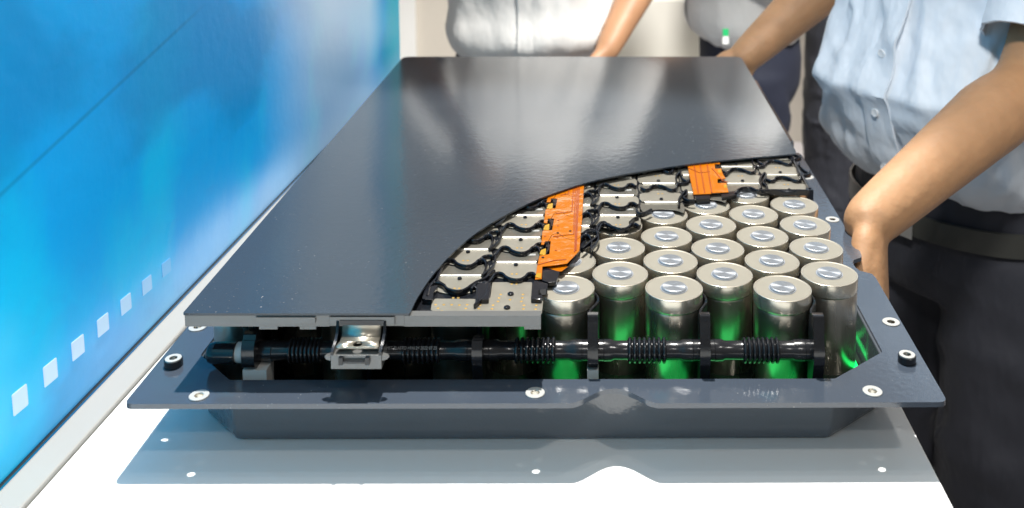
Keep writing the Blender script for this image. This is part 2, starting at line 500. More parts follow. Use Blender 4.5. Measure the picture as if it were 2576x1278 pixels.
add_loft(bm, [[Vector(((.0030+(.0002 if k % 2 else 0))*math.cos(a), (.0030+(.0002 if k % 2 else 0))*math.sin(a), .0052-.0006*k)) for a in [2*PI*j/20 for j in range(20)]] for k in range(9)], cap=False)
thread_me = to_mesh('thread', bm, 'thread_metal')
for x, y in RAISED:
    w = place('raised_bushing', boss_me, (x, y, FZ+.0001), pk)
    place('bushing_ring', bossring_me, (0, 0, 0), w)
    place('thread', thread_me, (0, 0, 0), w)

# lid with the sweeping cut edge
LZ = .102
cut_px = [(1030, 790), (1052, 746), (1090, 690), (1140, 635), (1190, 592), (1250, 553), (1320, 516), (1390, 487), (1500, 453), (1650, 425), (1800, 405), (2002, 387)]
cut = [on_z(x, y, LZ) for x, y in cut_px]
cuts = smooth_path(cut, 5)
lid_poly = [(-.3083, .6960), (-.1415, .6957)] + [(p.x, p.y) for p in cuts[1:]] + [(.2140, 1.060), (.2155, 1.505), (-.3065, 1.505)]
lr = [.002, .001] + [0]*(len(cuts)-1) + [.002, .012, .012]
lid = part('lid', prism([fillet(lid_poly, lr, 4)], LZ-.0016, LZ, .0005, 2), 'lid_paint')

# module holder beneath: black carrier plate following the stepped cut
holder = [(-.3050, .7000), (-.0455, .7000), (-.0460, .7330), (-.0490, .7560), (-.0455, .7720), (-.0275, .7900), (-.0165, .8290), (-.0080, .8560),
          (-.0020, .8900), (.0320, .8960), (.0370, .9130), (.0440, .9215), (.0740, .9230), (.0850, .9290), (.0880, .9450), (.1230, .9480), (.1290, .9640), (.1330, .9720),
          (.1620, .9720), (.1680, .9560), (.2040, .9560), (.2075, .9600), (.2075, 1.498), (-.3050, 1.498)]
holder_plate = part('cell_holder', prism([holder], .0926, .0948, .0004), 'black_plastic')
# right hand outer edge of the holder
bm = bmesh.new()
add_ribbon(bm, [(.168, .9545, .0955), (.2045, .9535, .0955)], .0022, .006)
add_ribbon(bm, [(.2075, .9560, .0950), (.2078, 1.06, .0950), (.2080, 1.45, .0950)], .0025, .009)
add_box(bm, .2040, .2105, .9520, .9590, .0860, .0985)
part('holder_edge', bm, 'rib_plastic')

# cells ------------------------------------------------------------
PX0, PY0, PA, PB = -.0279, .757, .0431, .0499
def cell_xy(c, r): return PX0 + PA*c, PY0 + PB*r + (PB/2 if c % 2 else 0)
CT = .0920; CB = .0150
bm = bmesh.new()
add_lathe(bm, [(.0222, 0), (.0226, .0006), (.0227, .0637), (.02265, .0642), (.0225, .0645), (.0225, .0650), (.02265, .0653), (.0228, .0657)], 64, cap1=False)
body_me = to_mesh('cell_body', bm, 'cell_body', angle=60)
bm = bmesh.new()
add_lathe(bm, [(.0228, .0657), (.0229, .0659), (.0230, .0662), (.0230, .0764), (.02295, .07665), (.0228, .0768), (.0225, .07685), (.0221, .07685), (.0217, .0767)], 64, cap0=False, cap1=False)
crimp_me = to_mesh('crimp', bm, 'cell_crimp', angle=60)
bm = bmesh.new()
add_lathe(bm, [(.0218, .07675), (.0212, .0765), (.0112, .0765), (.0110, .07645)], 64, cap0=False)
top_me = to_mesh('top_plate', bm, 'cell_top', angle=50)
bm = bmesh.new()
add_lathe(bm, [(.0110, .07655), (.0109, .0769), (.0103, .0769)], 48, cap0=True)
gasket_me = to_mesh('gasket', bm, 'gasket')
bm = bmesh.new()
add_lathe(bm, [(.0102, .0767), (.0102, .0778), (.0099, .0781), (.0097, .0781), (.0094, .0784), (.0091, .0785)], 48)
term_me = to_mesh('terminal', bm, 'terminal', angle=30)
def lid_cut_y(x):
    best = 1.06
    for a, b in zip(cuts[:-1], cuts[1:]):
        if a.x <= x <= b.x: return a.y + (b.y-a.y)*(x-a.x)/max(1e-6, b.x-a.x)
    return .69 if x < -.141 else best
ncell = 0
for c in range(-6, 6):
    for r in range(0, 8):
        x, y = cell_xy(c, r)
        ly = lid_cut_y(x)
        if r > 1 and y > ly + .045: continue
        if c < -2 and r > 1: continue
        o = place('cell', body_me, (x + random.uniform(-.0003, .0003), y + random.uniform(-.0003, .0003), CB + random.uniform(-.0004, .0003)), pk, random.random()*6)
        o.rotation_euler.x = R(random.uniform(-.35, .35)); o.rotation_euler.y = R(random.uniform(-.35, .35))
        place('crimp', crimp_me, (0, 0, 0), o)
        place('top_plate', top_me, (0, 0, 0), o)
        if y < ly + .03 and c >= -2:
            place('gasket', gasket_me, (0, 0, 0), o)
            place('terminal', term_me, (0, 0, 0), o, random.random()*6)
        ncell += 1

# cooling ribbons winding between the columns -----------------------
for c in (-6, -4, -2, 0, 2, 4):
    xm = PX0 + PA*(c+.5)
    y1 = 1.0 if c >= 0 else .86
    pts = []
    n = int((y1-.722)/.004)
    for i in range(n+1):
        y = .722 + (y1-.722)*i/n
        k = min(1, max(0, (y-.724)/.012))
        pts.append((xm + .0038*math.cos(2*PI*(y-PY0)/PB)*k, y, .051))
    bm = bmesh.new(); add_ribbon(bm, pts, .0030, .064, .3)
    part('cooling_ribbon', bm, 'black_plastic', angle=50)

# manifold pipe ------------------------------------------------------
PYY, PZ = .7165, .0620
def pipe_x(px): return (px-PX)*.7546/F_PX
BR = [-.2645, -.1790, -.0930, -.0065, .0775, .1625]
BEL = [(-.2370, -.2120), (-.1510, -.1220), (-.0660, -.0345), (.0197, .0494), (.1070, .1350)]
prof = [(-.2630, .0068)]
def pr(x, r): prof.append((x, r))
for i, b in enumerate(BR):
    if i == 0: pr(b+.001, .0078); pr(b+.015, .0080); pr(b+.0155, .0075)
    else:
        pr(b-.0180, .0068); pr(b-.0155, .0079); pr(b-.0085, .0081); pr(b-.0080, .0078); pr(b-.0005, .0078)
        if i < len(BR)-1: pr(b+.0005, .0078); pr(b+.0080, .0078); pr(b+.0085, .0081); pr(b+.0140, .0080); pr(b+.0160, .0069)
    if i == 0:
        s, e = BEL[0]
    elif i == 1: s, e = BEL[1]
    elif i < len(BR)-1: s, e = BEL[i]
    else: continue
    nb = 8
    pr(s-.0008, .0069)
    for k in range(nb):
        x0 = s + (e-s)*k/nb; w = (e-s)/nb
        for f, rr in ((.0, .0070), (.14, .0084), (.30, .0093), (.50, .0095), (.70, .0093), (.86, .0084), (1.0, .0070)):
            pr(x0 + w*f*.93, rr)
    pr(e+.0008, .0069)
prof = sorted(prof, key=lambda t: t[0])
bm = bmesh.new()
add_loft(bm, [[Vector((x, PYY + r*math.cos(2*PI*j/36), PZ + r*math.sin(2*PI*j/36))) for j in range(36)] for x, r in prof])
pipe = part('coolant_pipe', bm, 'pipe_plastic', angle=30)
# end cap and clip ring
bm = bmesh.new()
cap_prof = [(-.2990, .0030), (-.2984, .0052), (-.2972, .0068), (-.2950, .0077), (-.2920, .0080), (-.2770, .0080), (-.2768, .0050)]
add_loft(bm, [[Vector((x, PYY-.002 + r*math.cos(2*PI*j/36), PZ-.001 + r*math.sin(2*PI*j/36))) for j in range(36)] for x, r in cap_prof])
part('end_cap', bm, 'black_plastic', angle=30)
bm = bmesh.new()
add_loft(bm, [[Vector((x, PYY-.001 + r*math.cos(2*PI*j/36), PZ-.001 + r*math.sin(2*PI*j/36))) for j in range(36)] for x, r in ((-.2768, .0066), (-.2766, .0074), (-.2745, .0077), (-.2715, .0077), (-.2710, .0070), (-.2640, .0068))])
part('clip_ring', bm, 'white_plastic', angle=30)

def bracket(x, top, name='pipe_bracket', w=.0080, foot=False, y0=.7030):
    bm = bmesh.new()
    zb = .0530 if foot else .018
    prof = [(y0+.0045, zb), (y0+.0030, max(.046, zb+.0010)), (y0+.0000, .0560), (y0-.0012, .0600), (y0-.0012, .0700), (y0+.0018, .0760), (y0+.0034, top-.004), (y0+.0050, top),
            (y0+.0105, top+.0005), (y0+.0200, top-.006), (y0+.0200, zb)]
    rings = [[Vector((x+s*w/2, y, z)) for y, z in prof] for s in (-1, 1)]
    add_loft(bm, rings); bevel(bm, .0014, 3, ang=40)
    o = part(name, bm, 'black_plastic', angle=60)
    if foot:
        f = part('bracket_foot', box(x-w/2-.0003, x+w/2+(.008 if foot == 2 else .0003), y0+.0015, y0+.018, .0170, .0528, .001), 'white_plastic')
    return o
bracket(-.2640, .0790, w=.0095, foot=2)
bracket(-.0930, .0760, w=.0078)
bracket(-.0065, .0935, w=.0078, foot=1)
bracket(.0775, .0935, w=.0078)
bracket(.1625, .0930, w=.0082)
# moulded writing on the pipe
cu = bpy.data.curves.new('pipe_marking', 'FONT'); cu.body = 'MST ELASTO >PA12< 2022 07 25'; cu.size = .0032; cu.extrude = .00005
to_ = bpy.data.objects.new('tmp', cu); C.objects.link(to_)
dg = bpy.context.evaluated_depsgraph_get()
tm = bpy.data.meshes.new_from_object(to_.evaluated_get(dg)); bpy.data.objects.remove(to_)
tm.materials.clear(); tm.materials.append(MATS['ink'])
wx = max(v.co.x for v in tm.vertices)
for v in tm.vertices:
    a = R(38) + (v.co.y-.001)/.0096
    rr = .0097 + v.co.z
    v.co = Vector((-.162 + v.co.x*.038/wx, PYY - rr*math.cos(a), PZ + rr*math.sin(a)))
t = bpy.data.objects.new('pipe_marking', tm); C.objects.link(t); child_at(t, pk)

# front bar of the module --------------------------------------------
def bar(name, x0, x1, z0, z1, y0=.6965, y1=.7040, bev=.0004, m='frame_plastic'):
    return part(name, box(x0, x1, y0, y1, z0, z1, bev), m)
bar('front_rail', -.3070, -.2005, .0915, .1000)
bar('front_rail', -.2003, -.1455, .0917, .0998, .6970)
bar('front_rail', -.1453, -.0448, .0915, .0998)
bar('rail_cover', -.2545, -.2105, .0950, .0992, .6945, .69645)
bar('rail_tab', -.2525, -.2390, .0893, .09145)
bar('rail_tab', -.2225, -.2105, .0893, .09145)
bar('rail_tab', -.0570, -.0448, .0893, .09145)
# high voltage terminal on the front rail
tx0, tx1 = -.1950, -.1583
bm = prism([fillet([(tx0, .6770), (tx1, .6770), (tx1, .6960), (tx0, .6960)], .0008, 3)], .0697, .0800, .0004)
term = part('terminal_housing', bm, 'frame_plastic')
for s, x in ((-1, tx0+.001), (1, tx1-.001)):
    bm = bmesh.new()
    pr_ = [(.6772, .0800), (.6772, .0826), (.6860, .0850), (.6925, .0890), (.6955, .0985), (.6962, .0985), (.6962, .0800)]
    add_loft(bm, [[Vector((x+d, y, z)) for y, z in pr_] for d in (-.0010, .0010)])
    part('terminal_cheek', bm, 'black_plastic')
part('terminal_bridge', box(tx0-.005, tx1+.006, .6950, .69655, .0928, .0995, .0004), 'frame_plastic')
part('terminal_shadow_gap', box(-.1925, -.1600, .6945, .69495, .0935, .0972), 'rib_plastic')
bm = bmesh.new()
add_box(bm, -.1885, -.1855, .6740, .6769, .0742, .0795); add_box(bm, -.1695, -.1665, .6740, .6769, .0742, .0795)
add_box(bm, -.1854, -.1696, .6744, .6756, .0752, .0768)
bevel(bm, .0004, 2)
part('latch', bm, 'black_plastic')
for s, x in ((-1, tx0), (1, tx1)):
    bm = bmesh.new()
    add_loft(bm, [[Vector((x+s*d, .6800+dy*k, .0775+dz*k)) for dy, dz in ((-.0025, -.0018), (.0025, -.0018), (.0025, .0018), (-.0025, .0018))] for d, k in ((0.0002, 1), (.0035, .7), (.0050, .15))])
    part('latch_tip', bm, 'frame_plastic')
# bent contact plate with a hole
prf = smooth_path([(0, .7010, .0990), (0, .6975, .0982), (0, .6958, .0945), (0, .6950, .0900), (0, .6930, .0866), (0, .6905, .0852), (0, .6868, .0845)], 5)
bm = bmesh.new()
x0, x1 = -.1905, -.1622
cols = 1
rings = []
vt = [[bm.verts.new((x, p.y, p.z)) for x in (x0, x1)] for p in prf]
for a, b in zip(vt[:-1], vt[1:]): bm.faces.new((a[0], a[1], b[1], b[0]))
# flat lip with hole
cx, cy = (x0+x1)/2 - .0005, .6838
lip = fillet([(x0, .6868), (x0-.0022, .6800), (x1+.0022, .6800), (x1, .6868)], [0, .0035, .0035, 0], 5)
es = []
def zl(y): return .0845 - (.6868-y)*.10
v = [bm.verts.new((x, y, zl(y))) for x, y in lip]
es += [bm.edges.new((v[i], v[(i+1) % len(v)])) for i in range(len(v))]
v = [bm.verts.new((x, y, zl(y))) for x, y in circle(cx, cy, .0034, 24)]
es += [bm.edges.new((v[i], v[(i+1) % len(v)])) for i in range(len(v))]
bmesh.ops.triangle_fill(bm, use_beauty=True, edges=es)
bmesh.ops.remove_doubles(bm, verts=bm.verts, dist=1e-5)
o = part('contact_plate', bm, 'clip_metal', angle=40)
md = o.modifiers.new('thickness', 'SOLIDIFY'); md.thickness = .0018; md.offset = 0

# ------------------------------------------------------------------ busbar layer
A0 = Vector((PX0 - PA, PY0 + PB*1.5, 0))      # template cell: column -1, second row
RIBZ = .0972
def rel4(pts): return [on_z(*z4(*p), RIBZ+.002) - Vector((A0.x, A0.y, RIBZ+.002)) for p in pts]
main = rel4([(575, 805), (605, 775), (645, 765), (690, 765), (715, 735), (735, 710), (765, 700), (795, 708), (815, 726), (860, 743), (910, 743), (945, 726), (965, 706), (1000, 702), (1025, 722)])
st2 = rel4([(697, 768), (685, 825), (650, 868), (602, 908)])
st3 = rel4([(600, 785), (622, 810), (628, 845), (618, 880), (602, 908)])
bm = bmesh.new()
add_ribbon(bm, smooth_path(main, 4), .0020, .0046, .3)
add_ribbon(bm, smooth_path(st2, 4), .0016, .0044, .3)
add_ribbon(bm, smooth_path(st3, 4), .0016, .0042, .3)
rib_me = to_mesh('holder_rib', bm, 'rib_plastic', angle=60)
# plate: front (bright) part and rear part under clear film
fr = [(-.0205, -.0095), (-.0160, -.0115), (-.0125, -.0150), (-.0070, -.0172), (0, -.0178), (.0070, -.0172), (.0125, -.0150), (.0160, -.0115), (.0205, -.0080), (.0212, .0040), (.0190, .0112), (-.0190, .0112), (-.0212, .0060)]
plate_me = to_mesh('busbar_plate', prism([fr], .0950, .0958, .0002), 'nickel')
rear = [(-.0165, .0152), (.0165, .0152), (.0200, .0130), (.0210, .0200), (.0210, .0300), (.0185, .0385), (.0150, .0345), (.0110, .0320), (.0050, .0305), (0, .0300), (-.0050, .0305), (-.0110, .0320), (-.0150, .0345), (-.0185, .0385), (-.0210, .0300), (-.0210, .0200), (-.0200, .0130)]
rear_me = to_mesh('busbar_step', prism([rear], .0949, .0954, .0002), 'nickel_film')
bm = bmesh.new()
add_loft(bm, [[Vector((x, .0132 + .0021*math.cos(a), .0951 + .0017*math.sin(a))) for a in [PI*j/8 for j in range(9)]] for x in (-.0163, .0163)])
bend_me = to_mesh('busbar_bend', bm, 'bend_metal', angle=50)
bm = bmesh.new()
add_lathe(bm, [(.0016, .0956), (.0019, .0962), (.0018, .0970), (.0012, .0975), (.0011, .0973)], 14)
rivet_me = to_mesh('rivet', bm, 'rib_plastic', angle=40)
bm = bmesh.new(); add_lathe(bm, [(.0011, .0957), (.0011, .09595), (.0008, .09602)], 12)
dot_me = to_mesh('weld_spot', bm, 'gold_spot')
bm = prism([fillet([(.0058, .0262), (.0150, .0262), (.0150, .0296), (.0058, .0296)], .0006, 2)], .0955, .0958)
mat('clear_label', (.62, .62, .60), .15, trans=.4)
label_me = to_mesh('film_label', bm, 'clear_label')

def unit(x, y, rz=0, flip=False, rib=True, rear=True, lbl=False, front=True):
    if front:
        p = place('busbar_plate', plate_me, (x, y, 0), pk, rz)
        place('rivet', rivet_me, (0, .0070, 0), p)
        place('weld_spot', dot_me, (-.0019, -.0088, 0), p); place('weld_spot', dot_me, (.0019, -.0088, 0), p)
    if rear:
        q = place('busbar_step', rear_me, (x, y, 0), pk, rz)
        place('busbar_bend', bend_me, (0, 0, 0), q)
        if lbl: place('film_label', label_me, (0, 0, 0), q)
    if rib: place('holder_rib', rib_me, (x, y, RIBZ), pk, rz)

for c, r0 in ((-3, 0), (-2, 0), (-1, 0), (0, 2), (1, 2)):
    for r in range(r0, 7):
        x, y = cell_xy(c, r)
        if y > lid_cut_y(min(.21, x+.02)) + .015: continue
        if c == -3 and y > .80: continue
        unit(x, y, lbl=(c in (-1, 1)), rib=not (c == 0 and r < 2) and not (c == -2 and r == 0) and not (c == -3 and r == 0))
for c, r0 in ((2, 4), (3, 4), (4, 5), (5, 4)):
    for r in range(r0, 8):
        x, y = cell_xy(c, r)
        if y > lid_cut_y(min(.21, x+.02)) + .06: continue
        unit(x, y-.016, PI, rear=not (c == 5 and r == 4))
# first rib left of the front plate and pieces along the cut edge
def rib_px(pts, fn, w=.0024, h=.0048, z=RIBZ):
    bm = bmesh.new(); add_ribbon(bm, smooth_path([on_z(*fn(*p), z) for p in pts], 4), w, h, .3)
    return part('holder_rib', bm, 'rib_plastic', angle=60)
rib_px([(200, 1080), (215, 1020), (240, 985), (285, 985), (320, 1000), (345, 1025), (400, 1042), (450, 1040), (490, 1022), (520, 1000), (560, 975), (620, 950), (655, 915), (690, 893)], z4)
rib_px([(270, 965), (300, 985), (325, 1000)], z4)
rib_px([(270, 985), (285, 930), (300, 880), (330, 830), (370, 805)], z4, .0018)
# black lugs around the front plate
def lug(pts, fn, z0, z1, m='rib_plastic', name='holder_lug', bev=.0008):
    poly = [on_z(*fn(*p), z1) for p in pts]
    return part(name, prism([fillet([(p.x, p.y) for p in poly], .0015, 3)], z0, z1, bev, 2), m)
lug([(160, 1085), (185, 1000), (280, 985), (245, 1040), (238, 1092)], z4, .0945, .0990)
lug([(548, 1090), (560, 985), (620, 950), (665, 975), (648, 1090)], z4, .0945, .0992)
lug([(955, 1088), (978, 950), (1080, 975), (1075, 1015), (1012, 1020), (1008, 1055), (1040, 1060), (1035, 1090)], z4, .0945, .0990)
lug([(1040, 870), (1075, 860), (1165, 890), (1140, 965), (1078, 965), (1040, 950)], z4, .0945, .0975)
# front terminal busbar with its many weld spots
fp = [on_z(*z4(*p), .0958) for p in [(225, 1165), (232, 1120), (255, 1085), (555, 1088), (570, 1100), (640, 1100), (660, 1075), (675, 965), (965, 965), (955, 1095), (1045, 1100), (1035, 1196), (260, 1192)]]
fplate = part('terminal_busbar', prism([fillet([(p.x, p.y) for p in fp], .0015, 3)], .0950, .0958, .0002), 'nickel')
for i, p in enumerate([(260, 1130), (320, 1130), (377, 1130), (433, 1132), (490, 1130), (585, 1132), (680, 1133), (278, 1155), (480, 1157), (575, 1158), (672, 1160), (305, 1177), (358, 1185), (420, 1184), (470, 1184),
                       (735, 1055), (723, 1080), (715, 1106), (803, 1093), (897, 1055), (893, 1080), (886, 1106), (905, 1134), (995, 1133), (900, 1160), (990, 1162), (985, 1187), (660, 1187), (720, 1187), (570, 1186), (388, 1080), (425, 1080), (815, 978), (850, 978)]):
    q = on_z(*z4(*p), .0958)
    place('weld_spot', dot_me, (q.x, q.y, 0), pk)
for p in ((808, 1055), (782, 1155)):
    q = on_z(*z4(*p), .0958)
    o = place('rivet', rivet_me, (q.x, q.y, 0), pk); o.scale = (1.35, 1.35, 1.0); o.location.z = .0
# black ledge between rail and plate
part('rail_ledge', box(-.3050, -.0452, .7041, .7075, .0930, .0966, .0003), 'black_plastic')

# orange flexible circuits --------------------------------------------
def flex(name, outline, fn, z0, holes=()):
    poly = [on_z(*fn(*p), z0) for p in outline]
    hs = [[(q.x, q.y) for q in (on_z(*fn(*p), z0) for p in h)] for h in holes]
    return part(name, prism([[(p.x, p.y) for p in poly]] + hs, z0-.0006, z0, .0002, 1), 'flex_orange', angle=40)
ident = lambda x, y: (x, y)
f1 = flex('flex_circuit', [(985, 945), (1000, 850), (1018, 770), (1090, 760), (1100, 665), (1062, 665), (1050, 690), (1030, 690), (1040, 590), (1055, 585), (1110, 585), (1125, 500), (1080, 500), (1075, 535), (1050, 530), (1062, 435),
           (1080, 425), (1135, 425), (1148, 355), (1105, 352), (1098, 380), (1070, 380), (1080, 330), (1150, 280), (1240, 230), (1345, 230), (1330, 500), (1310, 735), (1220, 828), (1100, 845), (1040, 850), (1035, 940)], z4, .0995)
ends = flex('flex_tail', [(1070, 858), (1100, 848), (1210, 838), (1225, 850), (1180, 885), (1100, 880)], z4, .0970)
def strip(pts, fn, w, m, name, z):
    bm = bmesh.new(); add_ribbon(bm, [on_z(*fn(*p), z) for p in pts], w, .0005, .2)
    return part(name, bm, m, smooth=False)
for pts in ([(1270, 240), (1255, 450), (1135, 465)], [(1283, 240), (1268, 615), (1115, 632)], [(1297, 240), (1280, 640), (1275, 745)], [(1310, 240), (1296, 500), (1285, 735)], [(1240, 240), (1230, 320), (1170, 330)], [(1005, 838), (1130, 805), (1215, 800)]):
    strip(pts, z4, .0011, 'flex_trace', 'circuit_trace', .09965)
for (a, b) in (((1075, 405), (1105, 375)), ((1050, 560), (1080, 525)), ((1022, 740), (1055, 705))):
    lug([(a[0]-5, a[1]+22), (a[0]+8, a[1]-10), (b[0]+12, b[1]+10), (b[0]+8, a[1]+25)], z4, .0985, .0998, 'flex_yellow', 'solder_tab', .0003)
    lug([(b[0]+12, b[1]-15), (b[0]+42, b[1]-18), (b[0]+35, b[1]+28), (b[0]+20, b[1]+28), (b[0]+22, b[1]+2), (b[0]+10, b[1]+2)], z4, .0970, .0993, 'rib_plastic', 'sensor_chip', .0002)
lug([(985, 925), (1000, 898), (1035, 898), (1028, 935)], z4, .0990, .1000, 'flex_yellow', 'solder_tab', .0003)
for p in ((1043, 785), (1152, 606), (1242, 592)):
    q = on_z(*z4(*p), .0996); bm = bmesh.new(); add_lathe(bm, [(.0012, .0994), (.0012, .0999), (.0008, .1000)], 12, q.x, q.y)
    part('locating_pin', bm, 'rib_plastic')
for p in ((1083, 467), (1155, 512), (1152, 553), (1058, 630), (1150, 638), (1138, 732)):
    q = on_z(*z4(*p), .0996)
    part('circuit_mark', box(q.x-.0010, q.x+.0010, q.y-.0008, q.y+.0008, .0993, .0997), 'flex_trace', smooth=False)
f2 = flex('flex_circuit', [(955, 205), (1225, 180), (1235, 225), (1190, 225), (1195, 265), (1245, 262), (1260, 310), (1285, 350), (1215, 352), (1215, 388), (1290, 385), (1308, 465), (1240, 468), (1160, 472), (1160, 478), (1010, 485), (1000, 440), (970, 300)], z5, .0996)
for pts in ([(1010, 205), (1050, 475)], [(1060, 200), (1105, 470)], [(1120, 195), (1165, 470)], [(965, 260), (1060, 300), (1150, 290)], [(1165, 260), (1260, 370), (1300, 380)]):
    strip(pts, z5, .0012, 'flex_trace', 'circuit_trace', .09978)
for c_ in ((1210, 272), (1260, 400)):
    lug([(c_[0]-28, c_[1]-30), (c_[0]+25, c_[1]-30), (c_[0]+32, c_[1]-8), (c_[0]-15, c_[1]-5)], z5, .0970, .0990, 'rib_plastic', 'sensor_chip', .0002)
    lug([(c_[0]+5, c_[1]+2), (c_[0]+32, c_[1]+0), (c_[0]+38, c_[1]+25), (c_[0]+10, c_[1]+28)], z5, .0985, .0998, 'flex_yellow', 'solder_tab', .0003)
lug([(1160, 478), (1240, 470), (1242, 520), (1165, 528)], z5, .0940, .0952, 'flex_orange', 'flex_tail', .0002)
lug([(1020, 490), (1150, 482), (1152, 520), (1030, 528)], z5, .0945, .0985, 'rib_plastic', 'holder_lug', .0004)
lug([(1245, 470), (1310, 460), (1385, 455), (1380, 488), (1250, 512)], z5, .0945, .0985, 'rib_plastic', 'holder_lug', .0004)
# broken rib ends along the cut
rib_px([(60, 835), (110, 800), (180, 800), (190, 770), (215, 740), (255, 735), (290, 765), (345, 780)], z5)
rib_px([(180, 800), (190, 850), (120, 910), (60, 960)], z5, .0022)
rib_px([(525, 620), (540, 655), (590, 655), (650, 625)], z5)
rib_px([(540, 690), (500, 705), (465, 735)], z5, .0014)
rib_px([(885, 590), (890, 530), (945, 460), (950, 500), (925, 520), (960, 545), (1020, 548)], z5)
rib_px([(1370, 490), (1385, 460), (1430, 440), (1500, 440), (1545, 460), (1600, 462), (1660, 460)], z5)
rib_px([(1585, 450), (1575, 370), (1610, 315), (1625, 330), (1600, 390), (1630, 420), (1640, 455)], z5)

# green light strip lying on the tray floor
part('light_strip', box(-.050, .166, .7060, .7320, .0170, .0180), 'led_green', smooth=False)
mat('led_green_side', (.02, .5, .12), .5, emit=(.01, .9, .16), estr=2.2)
part('light_strip', box(.2065, .2105, .752, .860, .0170, .0180), 'led_green_side', smooth=False)

# ------------------------------------------------------------------ people behind and beside the table
def remesh(name, bm, m, voxel, smooth_it=4, disp=None, parent=None):
    me = bpy.data.meshes.new('tmp'); bm.to_mesh(me); bm.free()
    o = bpy.data.objects.new('tmp', me); C.objects.link(o)
    md = o.modifiers.new('r', 'REMESH'); md.mode = 'VOXEL'; md.voxel_size = voxel; md.use_smooth_shade = True
    ms = o.modifiers.new('s', 'SMOOTH'); ms.iterations = smooth_it; ms.factor = .5
    dg = bpy.context.evaluated_depsgraph_get(); dg.update()
    out = bpy.data.meshes.new_from_object(o.evaluated_get(dg))
    bpy.data.objects.remove(o); out.name = name
    out.materials.clear(); out.materials.append(MATS[m])
    if disp:
        for v in out.vertices: v.co += v.normal * disp(v.co)
    out.polygons.foreach_set('use_smooth', [True]*len(out.polygons))
    o = bpy.data.objects.new(name, out); C.objects.link(o)
    return child_at(o, parent)
def add_ball(bm, c, rx, ry, rz, u=20, v=14, mx=None):
    r = bmesh.ops.create_uvsphere(bm, u_segments=u, v_segments=v, radius=1)
    for w in r['verts']:
        p = Vector((w.co.x*rx, w.co.y*ry, w.co.z*rz))
        if mx: p = mx @ p
        w.co = p + Vector(c)
def add_limb(bm, pts, rads, seg=18, sx=1, sz=1):
    add_tube(bm, pts, rads, seg, True, sx, sz)
    for p, r in ((pts[0], rads[0]), (pts[-1], rads[-1])): add_ball(bm, p, r*.96, r*.96, r*.96, 14, 10)
def add_hand(bm, wrist, d, n, th, curl=(.5, .7, .5), k=1.0, thumb_close=.5):
    """palm from the wrist along d, palm side n, thumb side th"""
    d, n, th = Vector(d).normalized(), Vector(n), Vector(th)
    n = (n - d*n.dot(d)).normalized(); th = (th - d*th.dot(d) - n*th.dot(n)).normalized()
    w = Vector(wrist); rings = []
    for t, hw, ht in ((-.01, .026, .019), (.015, .029, .018), (.045, .037, .016), (.075, .040, .0145), (.092, .039, .0125)):
        c = w + d*t*k
        rings.append([c + th*(math.cos(a)*hw*k) + n*(math.sin(a)*ht*k) for a in [2*PI*j/20 for j in range(20)]])
    add_loft(bm, rings)
    for off, L, r in ((.029, .070, .0088), (.0095, .079, .0092), (-.010, .073, .0088), (-.029, .057, .0078)):
        p = w + d*.086*k + th*off*k; pts = [p - d*.018*k, p.copy()]; ang = 0; dirv = d
        for seg, c in zip((.46, .30, .24), curl):
            ang += c; dirv = d*math.cos(ang) + n*math.sin(ang)
            p = p + dirv*L*k*seg; pts.append(p.copy())
        add_limb(bm, pts, [r*k, r*k*1.02, r*k, r*k*.9, r*k*.8], 12)
    base = w + d*.022*k + th*.022*k + n*.004*k
    td = (d*.86 + th*.32 + n*(.35*thumb_close)).normalized()
    p1 = base + td*.042*k; td2 = (d*.9 + th*(.25-.3*thumb_close) + n*.35*thumb_close).normalized()
    p2 = p1 + td2*.030*k; p3 = p2 + (td2 + n*.25).normalized()*.024*k
    add_limb(bm, [base - td*.012*k, base, p1, p2, p3], [.012*k, .0145*k, .0108*k, .0098*k, .0078*k], 12)

def fold(th, z, s=0.0):
    """long soft creases running mostly down and across the cloth, about -0.3 to 1"""
    out = 0
    for a, (ku, kv, sk) in zip((.50, .38, .22), ((1.1, 2.6, 1.5), (2.0, 4.2, -2.3), (4.2, 9.0, 3.5))):
        v = noise.noise(Vector((th*ku + z*sk*1.6 + s, z*kv - th*sk*.35, s*1.7 + ku)))
        r = 1 - min(1, abs(v)*3.2)
        out += a*(r*r*(3-2*r)) + a*.5*v
    return out - .15

